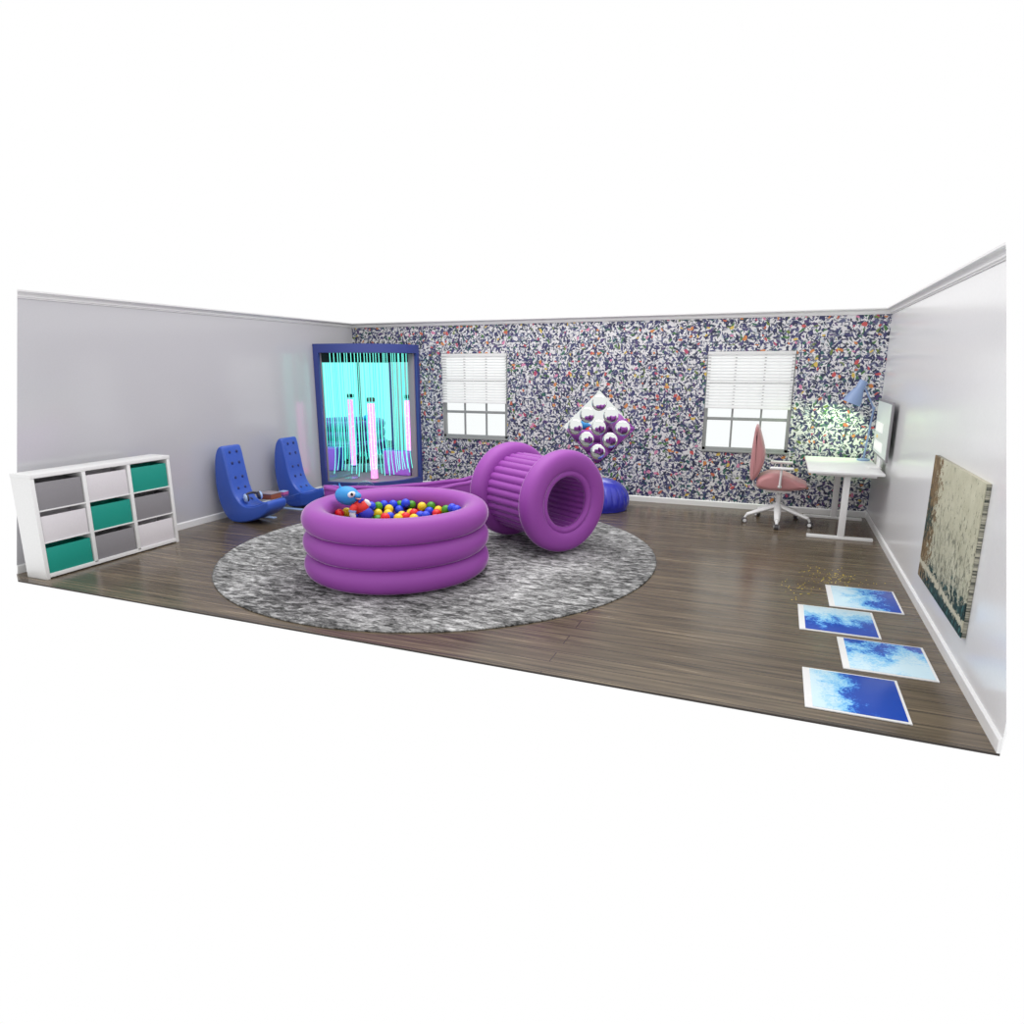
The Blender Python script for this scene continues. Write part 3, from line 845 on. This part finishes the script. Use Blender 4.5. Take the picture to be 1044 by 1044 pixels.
bm = nb(); box(bm, (7.60, -1.06, .784), (7.732, -.74, .795), .003); obj('stand_base', bm, M['white'], mo)

lm = thing('desk_lamp', 'pale blue desk lamp shining down on the white desk', 'lamp', (7.62, -.33, .784))
L0 = Vector((7.62, -.33, .784)); EL = Vector((7.665, -.33, 1.42)); NK = Vector((7.515, -.33, 1.72)); MO = Vector((7.415, -.33, 1.475))
bm = nb(); lathe(bm, L0, (0, 0, 1), [(.07, 0), (.075, .006), (.072, .018), (.02, .028)], 32); obj('base', bm, M['lamp_blue'], lm)
bm = nb(); tube(bm, [L0 + Vector((0, 0, .02)), L0.lerp(EL, .5), EL], .011, 10); obj('lower_arm', bm, M['lamp_blue'], lm)
bm = nb(); tube(bm, [EL, EL.lerp(NK, .5), NK], .010, 10); obj('upper_arm', bm, M['lamp_blue'], lm)
bm = nb(); ell(bm, EL, (.02, .02, .02), 14, 10); obj('joint', bm, M['lamp_blue'], lm)
la = (MO - NK).normalized(); ll = (MO - NK).length
bm = nb(); lathe(bm, NK, la, [(.02, -.03), (.045, -.028), (.05, -.01), (.05, .075), (.062, .10), (.098, .20), (.108, ll), (.104, ll), (.094, .20), (.058, .105), (.02, .09)], 32)
obj('shade', bm, M['lamp_blue'], lm)
bm = nb(); ell(bm, NK + la * .17, (.03, .03, .03), 16, 10); obj('bulb', bm, M['bulb'], lm)

# ------------------------------------------------------------------ desk chair
cc_ = Vector((6.69, -.73, 0))
ch = thing('desk_chair', 'pink cushioned swivel chair with white base at the desk', 'chair', cc_)
def tube_flat(bm, p, q, w0, h0, w1, h1):
    p, q = Vector(p), Vector(q); d = (q - p).normalized(); s = d.cross(Vector((0, 0, 1))).normalized(); n = s.cross(d)
    rings = []
    for c, w, h in ((p, w0, h0), (q, w1, h1)):
        rings.append([c + s * w * math.cos(t) + n * h * math.sin(t) for t in [2 * PI * k / 12 for k in range(12)]])
    return loft(bm, rings)
for k in range(5):
    a = math.radians(-90 + 12 * 0 + 72 * k); d = Vector((math.cos(a), math.sin(a), 0))
    bm = nb(); tube_flat(bm, cc_ + d * .03 + Vector((0, 0, .215)), cc_ + d * .37 + Vector((0, 0, .105)), .046, .034, .032, .022)
    tube_flat(bm, cc_ + d * .365 + Vector((0, 0, .112)), cc_ + d * .395 + Vector((0, 0, .065)), .022, .015, .016, .012)
    obj('base_arm', bm, M['white_metal'], ch)
    w = cc_ + d * .40 + Vector((0, 0, .032)); s = Vector((-d.y, d.x, 0))
    cw = obj('caster', tube(nb(), [w - s * .026, w + s * .026], .031, 16), M['caster'], ch)
    obj('hub_cap', tube(nb(), [w - s * .029, w + s * .029], .022, 14), M['white_metal'], cw)
bm = nb(); lathe(bm, cc_ + Vector((0, 0, .19)), (0, 0, 1), [(.045, 0), (.045, .06), (.03, .065), (.03, .17), (.022, .175), (.022, .24)], 20); obj('column', bm, M['white_metal'], ch)
bm = nb(); box(bm, cc_ + Vector((-.16, -.15, .405)), cc_ + Vector((.14, .15, .435)), .015); obj('seat_pan', bm, M['white_metal'], ch)
sp = catmull([(-.255, .46), (-.275, .52), (-.26, .575), (-.19, .625), (-.09, .655), (0, .650), (.10, .615), (.20, .565), (.28, .535), (.305, .515), (.30, .485), (.22, .455), (.05, .437), (-.15, .437)], 4)
bm = nb(); round_prism(bm, sp, lambda a, b, t: cc_ + Vector((a, t - .25, b)), .50, .10, 7, .050); obj('seat', bm, M['pink'], ch, angle=180)
bp = catmull([(-.335, 1.185), (-.318, 1.21), (-.295, 1.19), (-.262, 1.10), (-.225, .98), (-.20, .86), (-.205, .77), (-.235, .67), (-.275, .585), (-.315, .545), (-.345, .56), (-.36, .64), (-.362, .80), (-.352, 1.0)], 4)
bm = nb(); round_prism(bm, bp, lambda a, b, t: cc_ + Vector((a, t - .23, b)), .46, .07, 7, .044); obj('backrest', bm, M['pink'], ch, angle=180)
bm = nb(); tube_flat(bm, cc_ + Vector((-.12, 0, .425)), cc_ + Vector((-.30, 0, .46)), .04, .012, .035, .012); tube_flat(bm, cc_ + Vector((-.30, 0, .445)), cc_ + Vector((-.335, 0, .66)), .035, .012, .03, .01); obj('back_bracket', bm, M['white_metal'], ch)
for s in (-1, 1):
    y = s * .285
    bm = nb(); box(bm, cc_ + Vector((-.13, y - .035, .712)), cc_ + Vector((.135, y + .035, .742)), .012, 3); obj('armrest', bm, M['white_metal'], ch)
    bm = nb(); tube_flat(bm, cc_ + Vector((.0, y, .715)), cc_ + Vector((-.005, y, .50)), .028, .014, .024, .014); tube_flat(bm, cc_ + Vector((-.005, y, .51)), cc_ + Vector((-.005, s * .12, .42)), .024, .012, .024, .012)
    obj('arm_post', bm, M['white_metal'], ch)

# ------------------------------------------------------------------ canvas
g = G('abstract_canvas'); co = g.coord('Generated'); s3 = g.n('ShaderNodeSeparateXYZ'); g.put(s3.inputs[0], co)
# u runs from the far edge (0) to the near edge (1)
u_ = g.math('SUBTRACT', 1.0, s3.outputs[1]); v_ = s3.outputs[2]
oc = g.coord()
n1 = g.noise(g.mapping(oc, scale=(1, 1, 1)), 5, 6, .7); n2 = g.noise(g.mapping(oc, loc=(3, 1, 7)), 16, 5, .75); n3 = g.noise(g.mapping(oc, loc=(8, 5, 2), scale=(1, 1, .45)), 34, 4, .7)
col = g.ramp(n1, [(.35, srgb(172, 170, 146)), (.65, srgb(194, 192, 170))])
m = g.math('GREATER_THAN', g.math('ADD', n3, g.math('MULTIPLY', g.math('SUBTRACT', .55, v_), .16)), .565)
col = g.mix(m, col, srgb(122, 122, 106))
m = g.math('GREATER_THAN', g.math('ADD', n2, g.math('MULTIPLY', g.math('SUBTRACT', .20, u_), 1.1)), .50)
col = g.mix(m, col, g.ramp(n3, [(.4, srgb(92, 72, 44)), (.6, srgb(128, 104, 68))]))
d2 = g.math('ADD', g.math('ADD', n2, g.math('MULTIPLY', g.math('SUBTRACT', .13, u_), 1.3)), g.math('MULTIPLY', g.math('ABSOLUTE', g.math('SUBTRACT', v_, .48)), -.8))
teal = g.ramp(n3, [(.35, srgb(6, 26, 25)), (.55, srgb(18, 56, 53)), (.68, srgb(80, 136, 132))])
col = g.mix(g.math('GREATER_THAN', d2, .46), col, teal)
def ex(n, k): return g.math('MULTIPLY', g.math('SUBTRACT', n, .5), k)
d1 = g.math('ADD', g.math('ADD', ex(n2, 1.5), ex(n1, 1.3)), g.math('MULTIPLY', g.math('SUBTRACT', .17, v_), 1.9))
d1 = g.math('ADD', d1, g.math('MULTIPLY', g.math('SUBTRACT', u_, .55), .25))
col = g.mix(g.math('GREATER_THAN', d1, .02), col, teal)
br_ = g.math('ADD', g.math('ADD', ex(n2, 1.6), ex(n3, 1.2)), g.math('MULTIPLY', g.math('SUBTRACT', .30, u_), .9))
br_ = g.math('SUBTRACT', br_, g.math('MULTIPLY', v_, .25))
col = g.mix(g.math('GREATER_THAN', br_, .20), col, g.ramp(n3, [(.4, srgb(92, 72, 44)), (.6, srgb(140, 118, 84))]))
ml = g.math('LESS_THAN', g.math('ABSOLUTE', g.math('SUBTRACT', v_, g.math('ADD', g.math('MULTIPLY', u_, -.05), .135))), g.math('MULTIPLY', g.math('SUBTRACT', n2, .36), .16))
col = g.mix(ml, col, srgb(196, 190, 166))
M['canvas'] = g.bsdf(col, .7, g.bump(n2, .15, .01))
g = G('canvas_edge_wrap'); oc = g.coord()
st = g.noise(g.mapping(oc, scale=(.2, .2, 60)), 1, 2, .7)
M['canvas_edge'] = g.bsdf(g.ramp(st, [(.38, srgb(60, 66, 60)), (.5, srgb(150, 148, 134)), (.62, srgb(196, 192, 172))]), .7)
cv = thing('wall_canvas', 'abstract cream, brown and dark teal canvas hung on the right wall', 'painting', (7.75, -4.2, .285))
bm = nb(); box(bm, (7.752, -4.905, .282), (7.7755, -3.520, 1.246), .003); obj('wrapped_edge', bm, M['canvas_edge'], cv)
bm = nb(); box(bm, (7.7445, -4.905, .282), (7.7515, -3.520, 1.246), .002); obj('painted_face', bm, M['canvas'], cv)

# ------------------------------------------------------------------ liquid floor tiles
def liquid(name, loc, gu, gv_, c0, amp):
    g = G(name); co = g.coord('Generated'); s3 = g.n('ShaderNodeSeparateXYZ'); g.put(s3.inputs[0], co)
    o = g.mapping(g.coord(), loc=loc)
    a = g.noise(o, 6, 3, .55, .6); b = g.noise(g.mapping(o, loc=(4, 2, 1)), 30, 4, .7, 2.0)
    v = g.math('ADD', g.math('MULTIPLY', s3.outputs[0], gu), g.math('MULTIPLY', s3.outputs[1], gv_))
    v = g.math('ADD', g.math('ADD', v, c0), g.math('MULTIPLY', g.math('SUBTRACT', a, .5), amp))
    v2 = g.math('ADD', v, g.math('MULTIPLY', g.math('SUBTRACT', b, .5), .80))
    c = g.ramp(v2, [(.16, srgb(206, 232, 244)), (.36, srgb(146, 206, 240)), (.47, srgb(84, 168, 232)), (.51, srgb(24, 100, 206)), (.60, srgb(0, 66, 172))])
    return g.bsdf(c, .22, **{'Specular IOR Level': .3})
tiles = [
 (7.113, 7.651, -3.757, -3.182, (0, 0, 0), .75, .0, .02, .9, 'blue and white liquid floor tile, mostly pale with a blue right corner, farthest from the front'),
 (6.872, 7.416, -4.371, -3.812, (2.7, 1.3, 0), .05, -.70, .78, .9, 'blue and white liquid floor tile with a dark blue band along its near edge'),
 (7.119, 7.659, -4.985, -4.435, (5.1, 8.4, 0), -.1, .45, .16, .9, 'blue and white liquid floor tile with pale marbling, second from the front'),
 (6.872, 7.413, -5.616, -5.063, (9.2, 3.3, 0), .95, .10, .03, .8, 'blue and white liquid floor tile with a solid blue right half, nearest the front'),
]
for i, (x0, x1, y0, y1, loc, gu, gv_, c0, amp, lab) in enumerate(tiles):
    t = thing('liquid_floor_tile', lab, 'floor tile', ((x0 + x1) / 2, (y0 + y1) / 2, 0), 'liquid floor tiles by the right wall')
    bm = nb(); box(bm, (x0, y0, .0005), (x1, y1, .008), .002); obj('border', bm, M['trim'], t, label='white border')
    bm = nb(); box(bm, (x0 + .042, y0 + .017, .0082), (x1 - .017, y1 - .017, .0105), .0008)
    obj('liquid_panel', bm, liquid('liquid_panel_%s' % 'abcd'[i], loc, gu, gv_, c0, amp), t)

# gold glitter
g = G('gold_glitter'); M['gold'] = g.bsdf(srgb(240, 214, 60), .4)
bm = nb(); rg = random.Random(11)
for k in range(150):
    if k < 105:
        x, y = rg.gauss(7.19, .13), rg.gauss(-2.92, .16)
    else:
        x, y = rg.gauss(6.92, .10), rg.gauss(-3.30, .20)
    if 6.86 < x < 7.66 and -4.38 < y < -3.17 and (x > 7.10 or y < -3.80): continue
    s = rg.uniform(.003, .0065); a = rg.uniform(0, PI)
    pts = [Vector((x + s * math.cos(a + q), y + s * math.sin(a + q), 0)) for q in (0, PI / 2, PI, 3 * PI / 2)]
    loft(bm, [[p + Vector((0, 0, .0006)) for p in pts], [p + Vector((0, 0, .0016)) for p in pts]])
gl = obj('gold_glitter', bm, M['gold'], origin=(7.1, -3.0, 0), smooth=False)
tag(gl, 'gold glitter specks scattered on the floor by the liquid tiles', 'glitter', kind='stuff')

# ------------------------------------------------------------------ light
wd = bpy.data.worlds.new('world'); sc.world = wd; wd.use_nodes = True
bg = wd.node_tree.nodes['Background']; bg.inputs[0].default_value = (1, 1, 1, 1); bg.inputs[1].default_value = 1.0

def light(name, typ, loc, energy, col, **kw):
    d = bpy.data.lights.new(name, typ); d.energy = energy; d.color = col
    for k, v in kw.items(): setattr(d, k, v)
    o = bpy.data.objects.new(name, d); C.objects.link(o); o.location = loc
    return o
sp = light('lamp_glow', 'SPOT', tuple(NK + la * .21), 24, (.66, 1.0, .46), spot_size=math.radians(140), spot_blend=.7, shadow_soft_size=.03)
sp.rotation_euler = (la + Vector((-.15, .75, 0))).to_track_quat('-Z', 'Y').to_euler()

cl = light('overhead_fill', 'AREA', (3.6, -3.0, 4.6), 165, (1, .99, .97), shape='RECTANGLE', size=5.0, size_y=4.0)  # added soft fill for the right wall and pool highlights, no actual fitting
cl.rotation_euler = Vector((.22, 0, -1)).to_track_quat('-Z', 'Y').to_euler()
# ------------------------------------------------------------------ camera
yaw, pit, rol = -.3791, -.2336, -.0008
fwd = Vector((math.sin(yaw) * math.cos(pit), math.cos(yaw) * math.cos(pit), math.sin(pit)))
right = Vector((math.cos(yaw), -math.sin(yaw), 0)); upv = right.cross(fwd)
r2 = right * math.cos(rol) + upv * math.sin(rol); u2 = -right * math.sin(rol) + upv * math.cos(rol)
cam = bpy.data.cameras.new('camera'); co_ = bpy.data.objects.new('camera', cam); C.objects.link(co_)
mw = Matrix((r2, u2, -fwd)).transposed().to_4x4(); mw.translation = Vector((6.5764, -9.4319, 1.9098))
co_.matrix_world = mw
cam.sensor_fit = 'HORIZONTAL'; cam.sensor_width = 36; cam.lens = 669.52 / 1044 * 36
cam.shift_x = 0; cam.shift_y = (533.42 - 522) / 1044
cam.clip_start = .05; cam.clip_end = 200
sc.camera = co_
sc.view_settings.view_transform = 'Standard'; sc.view_settings.look = 'None'
sc.view_settings.exposure = 0; sc.view_settings.gamma = 1
sc.view_settings.use_curve_mapping = False
sc.cycles.max_bounces = 10; sc.cycles.transparent_max_bounces = 24
sc.cycles.use_denoising = True
